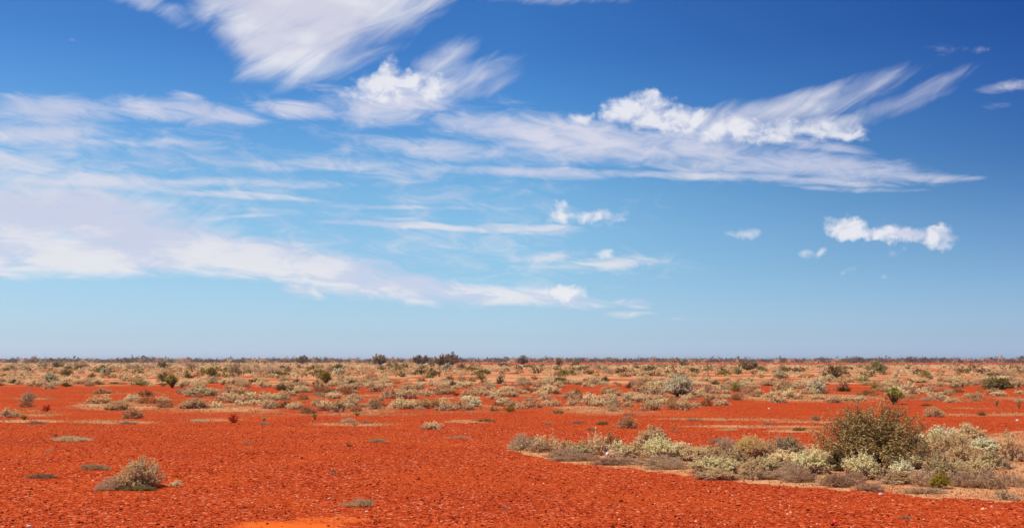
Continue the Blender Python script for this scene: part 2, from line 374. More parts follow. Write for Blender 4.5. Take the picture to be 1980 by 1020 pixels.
def shrub_geo(kind, lod, seed):
    p = KIND[kind]; q = LOD[lod]; rg = np.random.default_rng(seed*131 + sum(map(ord, kind)) + lod*7)
    ns = q['ns']; few = p.get('few', 1)
    a = rg.uniform(0, 2*math.pi, ns)
    e = np.arcsin(np.clip(p['low'] + (1-p['low'])*rg.random(ns)**.9, 0.0, 1))
    # lumps: some directions reach further
    na = 7; la = rg.uniform(0, 2*math.pi, na); le = rg.uniform(.1, 1.3, na); lw = rg.uniform(-1, 1, na)
    D = np.stack([np.cos(e)*np.cos(a), np.cos(e)*np.sin(a), np.sin(e)], 1)
    e = np.minimum(e, 1.45); LD = np.stack([np.cos(le)*np.cos(la), np.cos(le)*np.sin(la), np.sin(le)], 1)
    g = np.exp(-((1-D@LD.T)*6))@lw
    r = (1 + p['lum']*g)*rg.uniform(.72, 1.06, ns)
    D = D*np.stack([np.cos(e)**(p.get('flat', 1)-1+1e-6)]*2+[np.ones(ns)], 1)      # flat < 1: broader crown
    tip = D*np.array([.5, .5, p['h']])*r[:, None]; tip[:, 2] = np.maximum(tip[:, 2], .02)
    base = rg.normal(0, .02, (ns, 3)); base[:, 2] = -.015
    if kind in ('pale','cream','tan','mauve','low','lowgrey','lowgreen','gold'):
        base[:, :2] += tip[:, :2]*rg.uniform(.1, .6, (ns, 1))      # low mounds root over a wide area
    up = p.get('up', .35)
    ctrl = base + (tip-base)*.5; ctrl[:, 2] += np.linalg.norm(tip-base, axis=1)*rg.uniform(-.02, .16, ns)*(1-D[:, 2]*.5)
    ctrl += rg.normal(0, .02, ctrl.shape)
    K = q['k']; t = np.linspace(0, 1, K)[None, :, None]
    Pth = (1-t)**2*base[:, None]+2*t*(1-t)*ctrl[:, None]+t*t*tip[:, None]
    th = p.get('thick', 1.0)*(1.6 if lod == 2 else 1.2 if lod == 1 else .7)
    rad = np.linspace(.006, .0018, K)[None, :]*th*rg.uniform(.6, 1.4, (ns, 1))
    if kind in ('tree', 'vase', 'white'):      # a few thick limbs from one foot
        rad[: max(3, ns//12)] *= 2.2; rad[:, 0] *= 1.5
    V1, Q1, A1 = stems_geo(Pth, rad, rg)
    # sprigs
    m = q['nsub']; ts = p['vase'] + (1-p['vase'])*rg.random((ns, m))**.75
    T = ts[..., None]; s0 = (1-T)**2*base[:, None]+2*T*(1-T)*ctrl[:, None]+T*T*tip[:, None]
    out = s0*np.array([1, 1, .9])+np.array([0, 0, .12]); out /= np.linalg.norm(out, axis=2, keepdims=True)+1e-9
    sd_ = out + rg.normal(0, .55, s0.shape); sd_[..., 2] = sd_[..., 2]*.8+.25; sd_ /= np.linalg.norm(sd_, axis=2, keepdims=True)
    sl = rg.uniform(.05, .13, (ns, m, 1))*(1.25 if lod == 2 else 1)
    s1 = s0+sd_*sl
    s0f = s0.reshape(-1, 3); s1f = s1.reshape(-1, 3); sdf = sd_.reshape(-1, 3)
    s0f[:, 2] = np.maximum(s0f[:, 2], .005); s1f[:, 2] = np.maximum(s1f[:, 2], .01)
    if lod in (0, 9):
        sp = np.stack([s0f, (s0f+s1f)/2+rg.normal(0, .006, s0f.shape), s1f], 1)
        sr = np.tile(np.array([.0022, .0016, .0009])*p.get('thick', 1)**.3, (len(sp), 1))*(.6 if kind == 'big' else 1)
        V2, Q2, A2 = stems_geo(sp, sr, rg)
        Q2 = Q2+len(V1); V1 = np.concatenate([V1, V2]); Q1 = np.concatenate([Q1, Q2]); A1 = np.concatenate([A1, A2])
    # leaves
    nl = q['nl']; tl = rg.random((len(s0f), nl, 1))*.9+.2
    C = (s0f[:, None]+(s1f-s0f)[:, None]*tl + rg.normal(0, .010*q['ls'], (len(s0f), nl, 3))).reshape(-1, 3)
    ax = np.repeat(sdf, nl, 0)
    keep = (rg.random(len(C)) < few) & (C[:, 2] > .01); C = C[keep]; ax = ax[keep]
    wid = rg.uniform(.6, 1.3, len(C))*q['ls']
    V3, Q3, A3 = leaf_geo(C, p['ll']*wid, p['lw']*wid*(1.5 if lod == 2 and p['lw'] < .009 else 1), ax, rg, p['spread'], p['lw']/p['ll'] < .3)
    # clumps of paler, newer growth and of older, duller growth
    cn = np.sin(C[:, 0]*14+seed)*np.sin(C[:, 1]*13+2*seed)*np.sin(C[:, 2]*15+seed*3)
    A3 = np.clip(A3+np.repeat(cn*.25, 4), 0, 1)
    if kind in ('pale', 'cream', 'tan', 'gold', 'grey') and lod < 2:       # dead grey twigs fill the lower skirt of a saltbush
        zc = V3.reshape(-1, 4, 3).mean(1); edge = p['h']*(.42+.07*np.sin(zc[:, 0]*9+seed)+.05*np.sin(zc[:, 1]*11))
        dead = (zc[:, 2] < edge*(.55 if kind == 'tan' else 1)) & (np.random.default_rng(seed).random(len(zc)) < .85)
        def pick(mk):
            v = V3.reshape(-1, 4, 3)[mk].reshape(-1, 3).copy(); return v, np.arange(len(v)).reshape(-1, 4), A3.reshape(-1, 4)[mk].ravel()
        return (V1, Q1, A1), pick(~dead), pick(dead)
    return (V1, Q1, A1), (V3, Q3, A3), None
_cache = {}
def shrub_meshes(kind, lod, seed, split):
    key = (kind, lod, seed, split)
    if key in _cache: return _cache[key]
    (V1, Q1, A1), (V3, Q3, A3), D_ = shrub_geo(kind, lod, seed); p = KIND[kind]
    if split:
        r = [mesh_np('branches', V1, [Q1], [STEM[p['stem']]], attrs={'var': A1}), mesh_np('foliage', V3, [Q3], [MAT[p['leaf']]], attrs={'var': A3})]
        if D_: r.append(mesh_np('dead_twigs', D_[0], [D_[1]], [MAT['mauve']], attrs={'var': D_[2]}))
    else:
        Vs, Qs, As, Ms, off = [V1], [Q1], [A1], [np.zeros(len(Q1))], len(V1)
        for mi, g in ((1, (V3, Q3, A3)), (2, D_)):
            if g: Vs.append(g[0]); Qs.append(g[1]+off); As.append(g[2]); Ms.append(np.full(len(g[1]), mi)); off += len(g[0])
        r = mesh_np(kind+'_shrub', np.concatenate(Vs), Qs, [STEM[p['stem']], MAT[p['leaf']], MAT['mauve']], np.concatenate(Ms), {'var': np.concatenate(As)})
    _cache[key] = r; return r
def tuft_mesh(n, hgt, spread, seed, matkey):
    """a tussock of arching blades, one metre wide"""
    rg = np.random.default_rng(seed); a = rg.uniform(0, 2*math.pi, n); lean = rg.uniform(.05, 1, n)**.7
    b = np.stack([np.cos(a), np.sin(a), 0*a], 1); base = b*rg.uniform(0, .2, (n, 1))
    tip = base + b*(lean*.36)[:, None]; tip[:, 2] = hgt*(1.08-.55*lean**1.8)*rg.uniform(.6, 1.05, n)
    mid = base*.5+tip*.5; mid[:, 2] += .12*lean*hgt+.03
    P = np.stack([base, mid, tip], 1); V_, Q_, A_ = stems_geo(P, np.tile([.009, .0075, .002], (n, 1)), rg)
    return mesh_np('blades', V_, [Q_], [MAT[matkey]], attrs={'var': A_})

# ------------------------------------------------------------------ the plants of the photograph
NOUN = {'straw': ('saltbush', 'saltbush'), 'pale': ('saltbush', 'saltbush'), 'cream': ('saltbush', 'saltbush'), 'tan': ('dry_shrub', 'shrub'), 'mauve': ('dead_shrub', 'shrub'), 'olive': ('olive_shrub', 'shrub'),
 'dark': ('dark_shrub', 'shrub'), 'green': ('green_shrub', 'shrub'), 'vase': ('green_shrub', 'shrub'), 'white': ('pale_leaved_bush', 'bush'), 'grey': ('grey_shrub', 'shrub'),
 'red': ('red_shrub', 'shrub'), 'thin': ('wispy_plant', 'plant'), 'low': ('low_tussock', 'tussock'), 'lowgrey': ('low_dead_plant', 'plant'), 'lowgreen': ('low_green_plant', 'plant'), 'tree': ('mulga_tree', 'tree'),
 'gold': ('grass_tussock', 'tussock'), 'big': ('desert_bush', 'bush')}
ADJ = {'gold': 'golden grass tussock', 'pale': 'pale grey-green saltbush', 'cream': 'cream straw-coloured saltbush', 'tan': 'dry tan twiggy shrub', 'mauve': 'dead grey-brown twiggy shrub', 'olive': 'olive green shrub',
 'dark': 'dark brownish-olive shrub', 'green': 'yellow-green shrub', 'vase': 'yellow-green fan-shaped shrub', 'white': 'whitish-leaved bush', 'grey': 'ash-grey shrub', 'red': 'red shrub',
 'thin': 'thin wispy yellow-green plant', 'low': 'low straw tussock', 'lowgrey': 'low grey dead plant', 'lowgreen': 'low green plant', 'tree': 'dark mulga tree'}
# regions of the photograph: origin and magnification of the notes below; rows are  x  base_y  width  height  kind  [| label  [@ short name as a landmark]]
NOTES = {}
NOTES[(0,670,3.96)] = """
75 165 60 45 grey
165 175 70 40 pale
315 160 90 55 grey
425 160 100 50 olive
525 165 60 50 pale
630 160 110 50 mauve
570 160 40 50 green
765 200 170 70 olive | widest rounded olive shrub in the left part of the far plain @ the widest rounded olive shrub
490 225 110 55 olive
385 275 130 65 white | whitish saltbush at far left with cream mound in front of it @ the whitish saltbush at far left
105 280 80 40 dark
300 295 50 30 green
355 320 110 45 cream
495 305 80 45 olive
690 235 70 40 olive
690 285 110 50 mauve
800 220 80 45 white
930 250 60 35 olive
1000 165 130 50 pale
1100 165 140 50 mauve
1235 165 110 70 dark
1240 265 110 80 olive
1320 315 120 100 vase | upright yellow-green fan-shaped bush, the tallest green one on the left @ the tall green bush at left
1385 318 50 45 dark
1075 300 110 45 green
1140 300 50 45 mauve
1055 260 60 35 dark
1440 160 90 55 mauve
1435 240 80 50 olive
1620 240 95 75 vase
1515 225 30 35 dark
1665 260 60 35 mauve
1720 280 60 35 olive
1790 225 90 90 grey
1880 200 70 80 mauve
1960 210 60 75 mauve
1935 270 65 30 dark
1905 318 40 35 mauve
770 360 120 45 tan
740 438 170 60 cream
870 485 200 75 tan | wide orange-tan dry shrub in front of the left saltbush row @ the wide orange-tan shrub at left
990 420 130 65 pale
1105 382 135 45 tan
1100 436 170 45 tan
1230 430 110 50 cream
1240 466 150 45 tan
1000 548 150 70 tan | round orange-tan shrub alone, nearest the camera below the left saltbush row @ the lone orange-tan shrub
1455 474 210 75 cream
1510 382 240 65 pale
1530 350 130 40 olive
190 430 110 80 grey | rounded grey-green shrub near left edge with tan twigs at foot @ the grey-green shrub near left edge
180 465 130 45 tan
55 542 130 65 cream | straw-coloured saltbush cut close to the left edge of the photo
345 500 60 55 red | dull red shrub at left, smaller and browner of the two red ones @ the dull red shrub at left
185 560 80 35 thin
1780 582 75 65 red | bright orange-red ball-shaped shrub standing alone on red gravel @ the bright red ball-shaped shrub
1760 418 180 80 cream
1900 418 170 75 pale
270 595 140 25 lowgrey
960 595 180 25 lowgrey
1520 575 130 25 low
"""
NOTES[(500,670,3.96)] = """
335 130 100 66 tree | small mulga tree alone on skyline left of the other skyline trees @ the lone skyline tree
920 145 140 90 tree | rounded mulga tree on skyline, between lone small tree and tree clump @ the rounded skyline tree
1240 135 130 66 tree | leftmost and lowest tree of the skyline clump @ the skyline clump
1400 150 150 94 tree | widest tree in the middle of the skyline clump
1480 140 110 90 tree | tall narrow tree at right end of the skyline clump
1320 155 60 55 olive
285 143 45 22 green
55 200 150 65 mauve
135 215 90 45 olive
545 195 80 65 mauve
610 170 120 40 olive
600 220 75 40 white
155 248 65 30 dark
300 295 85 60 dark
435 308 75 60 dark
520 285 100 85 vase | yellow-green wedge-shaped bush narrowing to its foot, left of centre @ the wedge-shaped green bush
625 290 80 45 grey
715 290 110 40 dark
775 285 60 40 mauve
850 260 70 70 mauve
165 332 90 55 dark
245 355 100 60 olive
535 348 95 50 olive
1000 150 70 35 olive
1055 152 60 30 olive
1120 152 60 30 olive
1445 185 110 45 white | whitish flat-topped bush in front of the skyline tree clump @ the whitish bush below the skyline clump
1550 170 90 45 dark
1095 230 70 45 dark
1640 180 130 25 green
1745 205 70 35 white
1880 150 120 30 olive
1225 320 90 65 pale | pale sage bush on bare red soil above the long saltbush band @ the pale sage bush at centre
1310 240 80 40 olive
1460 255 90 30 dark
1485 305 75 55 dark
1560 265 80 55 mauve
1340 295 100 50 cream
1580 290 60 25 pale
1700 250 90 35 olive
1770 325 100 60 mauve
1845 285 70 55 dark
1860 240 50 60 mauve
670 360 110 55 tan
1010 395 150 80 cream
1130 400 150 75 cream
1215 372 110 45 mauve
50 405 150 60 pale
170 405 120 45 pale
335 400 90 45 tan
570 395 110 50 cream
50 475 130 80 cream
130 470 90 60 pale
195 470 90 50 dark
290 480 120 60 cream
450 460 120 60 pale
370 510 120 55 tan
520 490 130 90 cream
600 500 140 100 pale | tallest pale green saltbush at left end of the long central band @ the tall pale saltbush of the band
680 465 140 80 cream
740 495 90 50 tan
870 440 90 40 cream
880 480 120 50 grey
1060 480 130 75 pale
1130 480 120 75 cream
1250 475 140 75 gold
1340 465 130 65 gold
1240 482 90 35 mauve
1430 490 130 80 cream
1540 485 120 65 cream
1660 455 120 55 white
1610 488 100 50 cream
1835 450 90 30 tan
1950 450 100 45 pale
1920 505 80 45 green
1810 500 60 30 lowgreen
1820 385 120 50 cream
1910 385 120 50 cream
1340 628 150 62 cream | round straw shrub with dark foot alone on gravel left of centre line @ the lone straw shrub at centre
1270 628 70 40 mauve
680 585 130 50 mauve
735 612 40 30 green
430 565 60 45 thin
755 530 80 25 thin
40 600 80 25 lowgrey
40 568 50 35 thin
1750 575 150 25 lowgreen
830 590 120 22 lowgrey
"""
NOTES[(1000,670,3.96)] = """
80 160 80 25 olive
190 155 60 30 olive
40 135 90 65 tree
320 150 60 66 tree
455 150 60 50 olive
360 205 80 35 olive
490 190 90 45 olive
560 210 70 45 olive
610 160 60 35 mauve
700 210 90 60 mauve | rounded mauve-grey dead shrub right of centre on the far plain @ the mauve-grey rounded shrub
1045 190 80 60 olive
1280 150 80 45 olive
1340 195 60 45 olive
1580 205 70 50 dark
1690 210 80 70 olive
1770 180 130 80 tree | low spreading mulga tree in the right part of the far plain @ the low spreading tree
1880 200 80 55 olive
1820 215 50 35 olive
1465 245 50 30 dark
1515 285 75 35 dark
1555 325 60 35 dark
1270 230 70 35 olive
1180 235 90 25 olive
840 230 70 40 cream
990 225 80 35 cream
675 265 70 45 dark
865 318 75 45 dark
235 275 60 55 mauve
340 280 110 80 olive
435 285 50 25 dark
530 275 70 30 tan
30 270 60 40 mauve
135 250 60 30 dark
1055 365 180 115 pale | rounded sage-green bush touching the left side of the whitish bush @ the sage bush beside the whitish one
1235 385 230 150 white | big whitish-leaved bush with dark forked stems, brightest bush in middle distance @ the big whitish bush
965 365 50 45 mauve
1390 345 90 50 mauve
1480 330 40 45 mauve
1680 345 70 75 green
1700 345 80 45 cream
215 405 110 50 cream
390 400 100 55 cream
430 365 70 50 mauve
470 372 70 50 olive
500 410 120 50 cream
570 395 65 50 pale
430 450 120 55 cream
690 430 160 75 cream
650 460 130 60 cream
560 455 90 45 cream
860 420 100 50 pale
945 425 110 60 cream
850 465 90 50 pale
1040 485 160 100 pale | largest rounded cream-green saltbush in front of the sage bush
1110 425 100 60 cream
1200 480 140 90 tan
1280 485 120 95 cream
1370 470 90 50 pale
120 465 140 70 cream
20 475 80 45 cream
740 470 120 35 mauve
1510 410 120 50 cream
1440 385 100 35 cream
1600 400 90 40 cream
1590 360 90 35 cream
1680 410 90 40 tan
1760 360 60 35 tan
1850 360 70 40 cream
1965 430 60 50 cream
1960 285 60 35 olive
850 622 180 85 tan | dry dome-shaped tan shrub alone on gravel behind the near saltbush row @ the lone tan dome shrub
655 603 80 28 lowgreen
565 640 70 25 lowgrey
320 515 80 30 lowgreen
1570 575 80 20 low
860 525 80 18 lowgrey
1360 572 80 18 lowgrey
240 595 70 18 lowgrey
460 590 90 20 lowgrey
"""
NOTES[(1480,670,3.96)] = """
530 245 160 110 dark | dark spiky upright shrub on far plain, above the big bush's left side @ the dark spiky shrub
870 195 180 90 olive | widest olive shrub at right on the far plain near the skyline @ the wide olive shrub at right
905 215 60 60 olive
130 250 120 70 grey
160 190 110 40 olive
80 200 60 35 olive
250 195 70 35 dark
65 285 70 45 tan
770 285 110 55 green
840 325 75 40 green
195 335 130 45 green
615 340 120 60 dark | dense dark green mound-shaped shrub with bare red soil beside it @ the dense dark mound
395 355 130 95 white | airy whitish bush with bare grey stem, right of the big whitish one @ the airy whitish bush
985 440 150 130 vase | fan-shaped yellow-green bush on a short dark stem behind the big bush @ the stemmed fan-shaped bush
740 215 40 25 dark
720 160 60 35 grey
640 180 90 50 olive
1105 170 60 25 dark
1560 195 60 40 olive
1270 250 50 35 dark
1820 330 230 100 olive | wide spreading olive thicket near the right edge @ the olive thicket at right edge
1860 240 180 70 mauve
1945 350 60 40 green
1375 345 90 35 mauve
1480 345 100 40 tan
1280 340 110 45 cream
1090 320 130 50 mauve
1650 350 40 35 green
1945 180 50 35 dark
1120 280 50 40 olive
110 430 140 60 cream
110 380 110 50 cream
230 400 150 70 cream
190 350 110 40 cream
540 430 110 60 cream
410 400 110 40 cream
740 415 90 45 pale
800 370 160 40 tan
1250 415 100 35 mauve
1370 415 80 30 mauve
1140 400 90 30 tan
1600 395 90 35 tan
1950 425 80 40 mauve
1770 465 50 50 thin
1945 480 40 50 thin
1320 540 150 70 tan
1670 530 70 35 lowgreen
1250 455 80 20 lowgreen
270 640 90 30 lowgreen
"""
NOTES[(960,800,3.882)] = """
185 268 200 120 mauve | brown dead twiggy shrub forming the left tip of the near saltbush row @ the left tip of the near row
360 285 180 125 cream | cream saltbush second in the near row, right of the brown twiggy tip
190 272 110 50 pale | small pale sprig shrub at the front foot of the near row's left tip
500 305 170 115 cream | low cream saltbush third in the near row with dark twigs beneath
640 325 200 110 pale | pale arching saltbush left of the white-capped peg
770 310 150 160 cream | upright cream saltbush directly behind the white-capped peg
865 270 150 120 tan | tan twiggy shrub behind the upright cream one by the peg
925 335 190 135 pale | pale green saltbush just right of the white-capped peg
1180 262 250 158 cream | tall golden-cream saltbush standing behind the near row, nearest the lone tan dome
1270 355 270 145 pale | broad pale green saltbush in front of the tall golden-cream one
1400 350 180 90 cream | low cream saltbush filling the gap right of the broad pale one
1410 275 120 70 cream | small cream saltbush at the back of the near row's middle
1240 395 350 75 mauve | long dead grey twig mat under the broad pale saltbush
540 335 330 75 mauve | long dead grey twig mat under the left half of near row
980 385 250 60 mauve | dead grey twig mat in front of the white-capped peg
1740 320 210 135 mauve | brown dead shrub against the left side of the golden tussock
1920 340 210 175 gold | big golden grass tussock in the middle of the near row @ the golden tussock
1665 455 330 130 pale | sage-cream saltbush at the front edge, below the brown dead shrub
1590 335 200 85 cream | low cream saltbush behind the front edge, left of the brown dead shrub
1930 475 200 120 cream | cream saltbush at the front edge straight below the golden tussock
330 290 180 60 mauve | dead twig mat below second saltbush of the near row
1120 370 160 70 tan | thin tan twigs between peg and broad pale saltbush
1660 222 130 40 lowgrey | low dead tuft on gravel behind the near row, left of golden tussock
800 80 70 22 lowgreen | small green-grey tuft on gravel left of the lone tan dome shrub
1340 130 70 14 lowgrey | small grey litter tuft on gravel right of the lone tan dome
1750 120 120 16 low | flat straw tuft on gravel behind the golden tussock
"""
NOTES[(1470,760,3.882)] = """
860 525 830 455 big | big rounded olive-brown bush with reddish stems, the largest plant in view @ the big bush
230 480 300 150 grey | grey-green saltbush between golden tussock and big bush
60 490 150 140 cream | cream saltbush touching the golden tussock's right side
60 590 280 120 pale | pale saltbush at the front, left of the brighter green-white one
400 600 280 160 pale | bright pale green saltbush left of the big bush's foot
590 575 220 140 dark | dark grey-green low shrub under the left side of the big bush
800 640 250 165 pale | pale cream saltbush in front of the big bush, left one of the pair
925 645 190 140 pale | pale cream saltbush in front of the big bush, right one of the pair
1070 615 180 100 white | small whitish shrub right of the pair in front of the big bush
1370 325 170 75 white | whitish-green saltbush at the back, right of the big bush's crown
1350 440 230 135 pale | pale saltbush touching the big bush's right side
1600 360 240 120 cream | cream saltbush furthest back in the right-hand thicket
1700 435 200 110 white | pale mint-green saltbush at the back right behind the thicket
1480 485 300 170 cream | wide tan-cream saltbush in the middle of the right-hand thicket
1930 500 180 185 cream | straw-cream saltbush cut by the right edge of the photo
1400 650 290 190 pale | brightest yellow-green pale saltbush in the right-hand thicket
1370 705 170 100 green | yellow-green sprig shrub hanging below the brightest saltbush
1530 625 200 110 pale | pale saltbush right of the brightest one, its top lower
1680 605 190 140 pale | pale silvery saltbush right of the thicket's centre over dead twigs
1250 690 170 140 mauve | brown dead shrub left of the brightest saltbush
1260 500 200 90 mauve | dark dead twigs at the right foot of the big bush
1760 710 260 130 mauve | dead grey-brown shrub in front of the silvery saltbush
1920 695 180 120 mauve | dead grey-brown shrub at the right edge of the photo
1580 700 220 110 mauve | dead twiggy shrub between the brightest and silvery saltbushes
600 690 220 100 mauve | dead grey twigs in front of the bright pale saltbush
720 670 180 110 mauve | dead grey twigs left of the pair in front of the big bush
260 620 240 110 mauve | dead grey twigs between the two pale saltbushes at the front
850 720 200 70 mauve | low dead grey twigs right in front of the pair
1050 670 240 100 mauve | dead grey-brown twigs below the small whitish shrub
1840 790 110 65 grey | small ash-grey tuft on the straw edge near the right border
1925 795 90 45 grey | smallest ash-grey tuft at the right border on the straw edge
1110 945 110 25 lowgrey | low grey tuft alone on the near gravel at right
420 200 70 35 grey | small grey-green tuft on gravel left of the big bush's crown
70 235 70 18 lowgrey | tiny grey litter tuft left of the big bush
"""
NOTES[(0,840,3.96)] = """
1030 405 330 235 straw | large straw-coloured shrub alone on red gravel at lower left @ the large straw shrub at lower left
870 412 200 110 mauve | brown dead twigs at the left foot of the large straw shrub
750 418 80 70 mauve | small brown twig tuft at far left of the large straw shrub
1000 425 300 45 lowgreen | low green growth along the front of the large straw shrub
1335 388 110 55 straw | small straw tuft right of the large straw shrub
270 345 270 40 lowgrey | low dark-tipped grey tuft left of the large straw shrub
700 280 230 45 low | low olive-straw tuft behind left of the large straw shrub
530 58 250 45 low | flat yellow-straw tuft further back above the large straw shrub
365 132 40 18 lowgrey | tiny grey tuft behind the low olive-straw tuft
415 14 45 20 dark | tiny dark tuft far back above the flat yellow-straw tuft
1890 82 60 20 lowgrey | tiny grey tuft alone on gravel right of the large straw shrub
"""
NOTES[(500,840,3.96)] = """
765 552 190 60 low | small yellow-straw tussock at the bottom of the photo near centre
815 548 90 45 grey | grey twigs at the right side of the bottom yellow-straw tussock
685 98 50 27 dark | tiny dark tuft on gravel above the bottom tussock
900 62 160 32 low | flat straw-grey tuft on gravel left of the near row's tip
1275 50 32 16 lowgrey | tiny grey tuft left of the near row's tip
575 298 50 22 lowgrey | tiny dark-grey tuft on open gravel above the bottom tussock
1540 32 150 20 low | long flat straw tuft nearest the near row's tip on the gravel
1890 565 50 22 lowgrey | tiny grey tuft on near gravel right of the bottom tussock
"""
NOTES[(0,0,1)] = '''
1030 862 60 18 mauve | dead grey-brown twigs behind the small pale sprig shrub of the near row tip
1120 893 110 14 mauve | thin dead twig mat left of the white-capped peg along the straw edge
1235 886 70 26 cream | cream saltbush between the broad pale one and the tan twigs by the peg
1190 900 90 15 mauve | dead grey twigs right of the white-capped peg, lying on the straw edge
1300 908 100 16 mauve | dead grey-brown twigs on the straw edge below the broad pale saltbush
1345 893 60 26 cream | small cream saltbush in front of the gap left of the brown dead shrub
1395 925 80 18 cream | straw saltbush lying lowest on the straw edge left of the golden tussock
1420 895 60 24 pale | small sage saltbush below the brown dead shrub beside the golden tussock
1500 925 90 20 mauve | dead grey-brown twigs right of the cream saltbush below the golden tussock
1520 900 70 28 cream | straw-cream saltbush in the dip right of the golden tussock’s foot
1560 930 80 18 mauve | dead twigs on the straw edge under the two pale front saltbushes
1625 936 80 18 cream | low straw saltbush on the straw edge left of the grey stone
1755 935 80 20 cream | low straw saltbush between the pair and the brightest saltbush
1760 905 70 30 pale | pale saltbush filling the gap right of the small whitish shrub
1885 900 80 34 cream | cream saltbush filling the gap before the right-edge straw saltbush
1860 925 80 26 cream | low straw saltbush among dead twigs below the silvery saltbush
1800 952 80 14 mauve | dead grey twigs lowest on the straw edge under the brightest saltbush
1930 905 70 30 pale | pale saltbush just under the right-edge straw saltbush
1850 868 90 28 cream | cream-tan saltbush behind the silvery one in the right-hand thicket
1790 862 60 26 cream | cream-tan saltbush at the left end of the right-hand thicket
'''
ents = []
for (x0, y0, s), txt in NOTES.items():
    for ln in txt.strip().split('\n'):
        spec, _, lab = ln.partition('|'); lab, _, mark = lab.partition('@')
        f = spec.split()
        ents.append(dict(px=x0+float(f[0])/s, py=y0+float(f[1])/s, w=float(f[2])/s, h=float(f[3])/s, k=f[4], label=lab.strip(), mark=mark.strip()))
# labels of the plants not described by hand: size, look, and where they stand next to a landmark plant
marks = [e for e in ents if e['mark']]
buck = {}
for e in ents:
    if e['label']: continue
    c = min((m for m in marks), key=lambda m: math.hypot(m['px']-e['px'], 2.6*(m['py']-e['py'])))
    dx, dy = e['px']-c['px'], e['py']-c['py']
    v = 'behind' if dy < -4 else 'in front of' if dy > 4 else ''
    h = 'left of' if dx < -c['w']*.4 else 'right of' if dx > c['w']*.4 else ''
    if v and h: rel = ('further back' if v == 'behind' else 'nearer') + ', ' + h
    else: rel = v or h or 'touching'
    e['rel'] = rel; e['c'] = c
    buck.setdefault((e['k'], c['mark'], rel), []).append((math.hypot(dx, 2.6*dy), id(e), e))
ORD = ['nearest', 'second', 'third', 'fourth', 'fifth', 'sixth', 'seventh', 'eighth', 'ninth', 'tenth']
for (k, mk, rel), lst in buck.items():
    lst.sort(key=lambda t: t[0])
    for i, (_, _, e) in enumerate(lst):
        a = ADJ.get(k, 'golden grass tussock')
        e['label'] = f"{a} {rel} {mk}" if len(lst) == 1 else f"{a}, {ORD[i]} {rel} {mk}"
GROUPS = {'saltbush': 'saltbushes on the red plain', 'dry_shrub': 'dry tan shrubs on the plain', 'dead_shrub': 'dead grey-brown shrubs', 'olive_shrub': 'olive shrubs on the far plain', 'dark_shrub': 'dark shrubs on the plain',
 'green_shrub': 'yellow-green shrubs', 'pale_leaved_bush': 'whitish-leaved bushes', 'grey_shrub': 'grey shrubs', 'red_shrub': 'red shrubs', 'wispy_plant': 'wispy yellow-green plants', 'low_tussock': 'low straw tussocks',
 'low_dead_plant': 'low dead plants on gravel', 'low_green_plant': 'low green plants', 'mulga_tree': 'mulga trees on the skyline', 'grass_tussock': 'golden grass tussocks'}
pyrnd = random.Random(3)
def place(e):
    x, y, mpp = gp(e['px'], e['py']); z = float(ground_z(x, y))
    wk = 1.18 if e['k'] in ('cream', 'pale', 'gold') else 1.12; W, Hh = e['w']*mpp*wk, e['h']*mpp*(.90 if e['k'] == 'mauve' else .95 if e['k'] == 'big' else .8 if e['k'] in ('low', 'lowgrey', 'lowgreen') else 1.1 if e['k'] in ('white', 'vase') else 1.0); k = e['k']; rpx = e['w']*.517
    name, cat = NOUN[k]; e['pos'] = (x, y, W)
    dist = math.hypot(x, y); y += W*.3 if k not in ('tree', 'vase', 'white', 'big', 'thin') else 0        # notes give the front foot; root the plant behind it
    if k == 'never':
        root = bpy.data.objects.new(name, None); COL.objects.link(root); root.location = (x, y, z)
        me = _cache.setdefault(('gold', rpx > 30), tuft_mesh(1100 if rpx > 30 else 160, .62, 1, 5, 'gold'))
        c = link('blades', me, root); c.scale = (W, W, Hh/.62)
        d = link('dead_stalks', _cache.setdefault('gold2', tuft_mesh(150, .25, 1, 9, 'tan')), root); d.scale = (W*1.05, W*1.05, Hh/.62)
        root.rotation_euler.z = pyrnd.uniform(0, 6.28); o = root
    else:
        p = KIND[k]; split = rpx > 14 and k not in ('low', 'lowgrey', 'lowgreen')
        lod = 9 if k == 'big' else 0 if rpx > 26 else 1 if rpx > 9 else 2
        nv = 1 if k == 'big' else 5 if lod == 0 else 4
        sd = 3 if k == 'big' else pyrnd.randrange(nv); sc = (W, W*pyrnd.uniform(.8, 1.1), Hh/p['h'])
        rz = pyrnd.uniform(0, 6.28)
        if W/max(Hh, .01) > 3 or k == 'mauve': rz = pyrnd.choice((0, math.pi))+pyrnd.uniform(-.2, .2); sc = (W, min(W, Hh*2.2), sc[2])
        if split:
            root = bpy.data.objects.new(name, None); COL.objects.link(root)
            parts = shrub_meshes(k, lod, sd, True)
            for nm, me in zip(('trunk', 'crown') if k == 'tree' else ('branches', 'foliage', 'dead_twigs'), parts):
                c = link(nm, me, root); c.scale = sc
            o = root
        else:
            o = link(name, shrub_meshes(k, lod, sd, False)); o.scale = sc
        o.location = (x, y, z); o.rotation_euler.z = rz
    tag(o, e['label'], cat, GROUPS.get(name))
    return o
for e in ents: place(e)

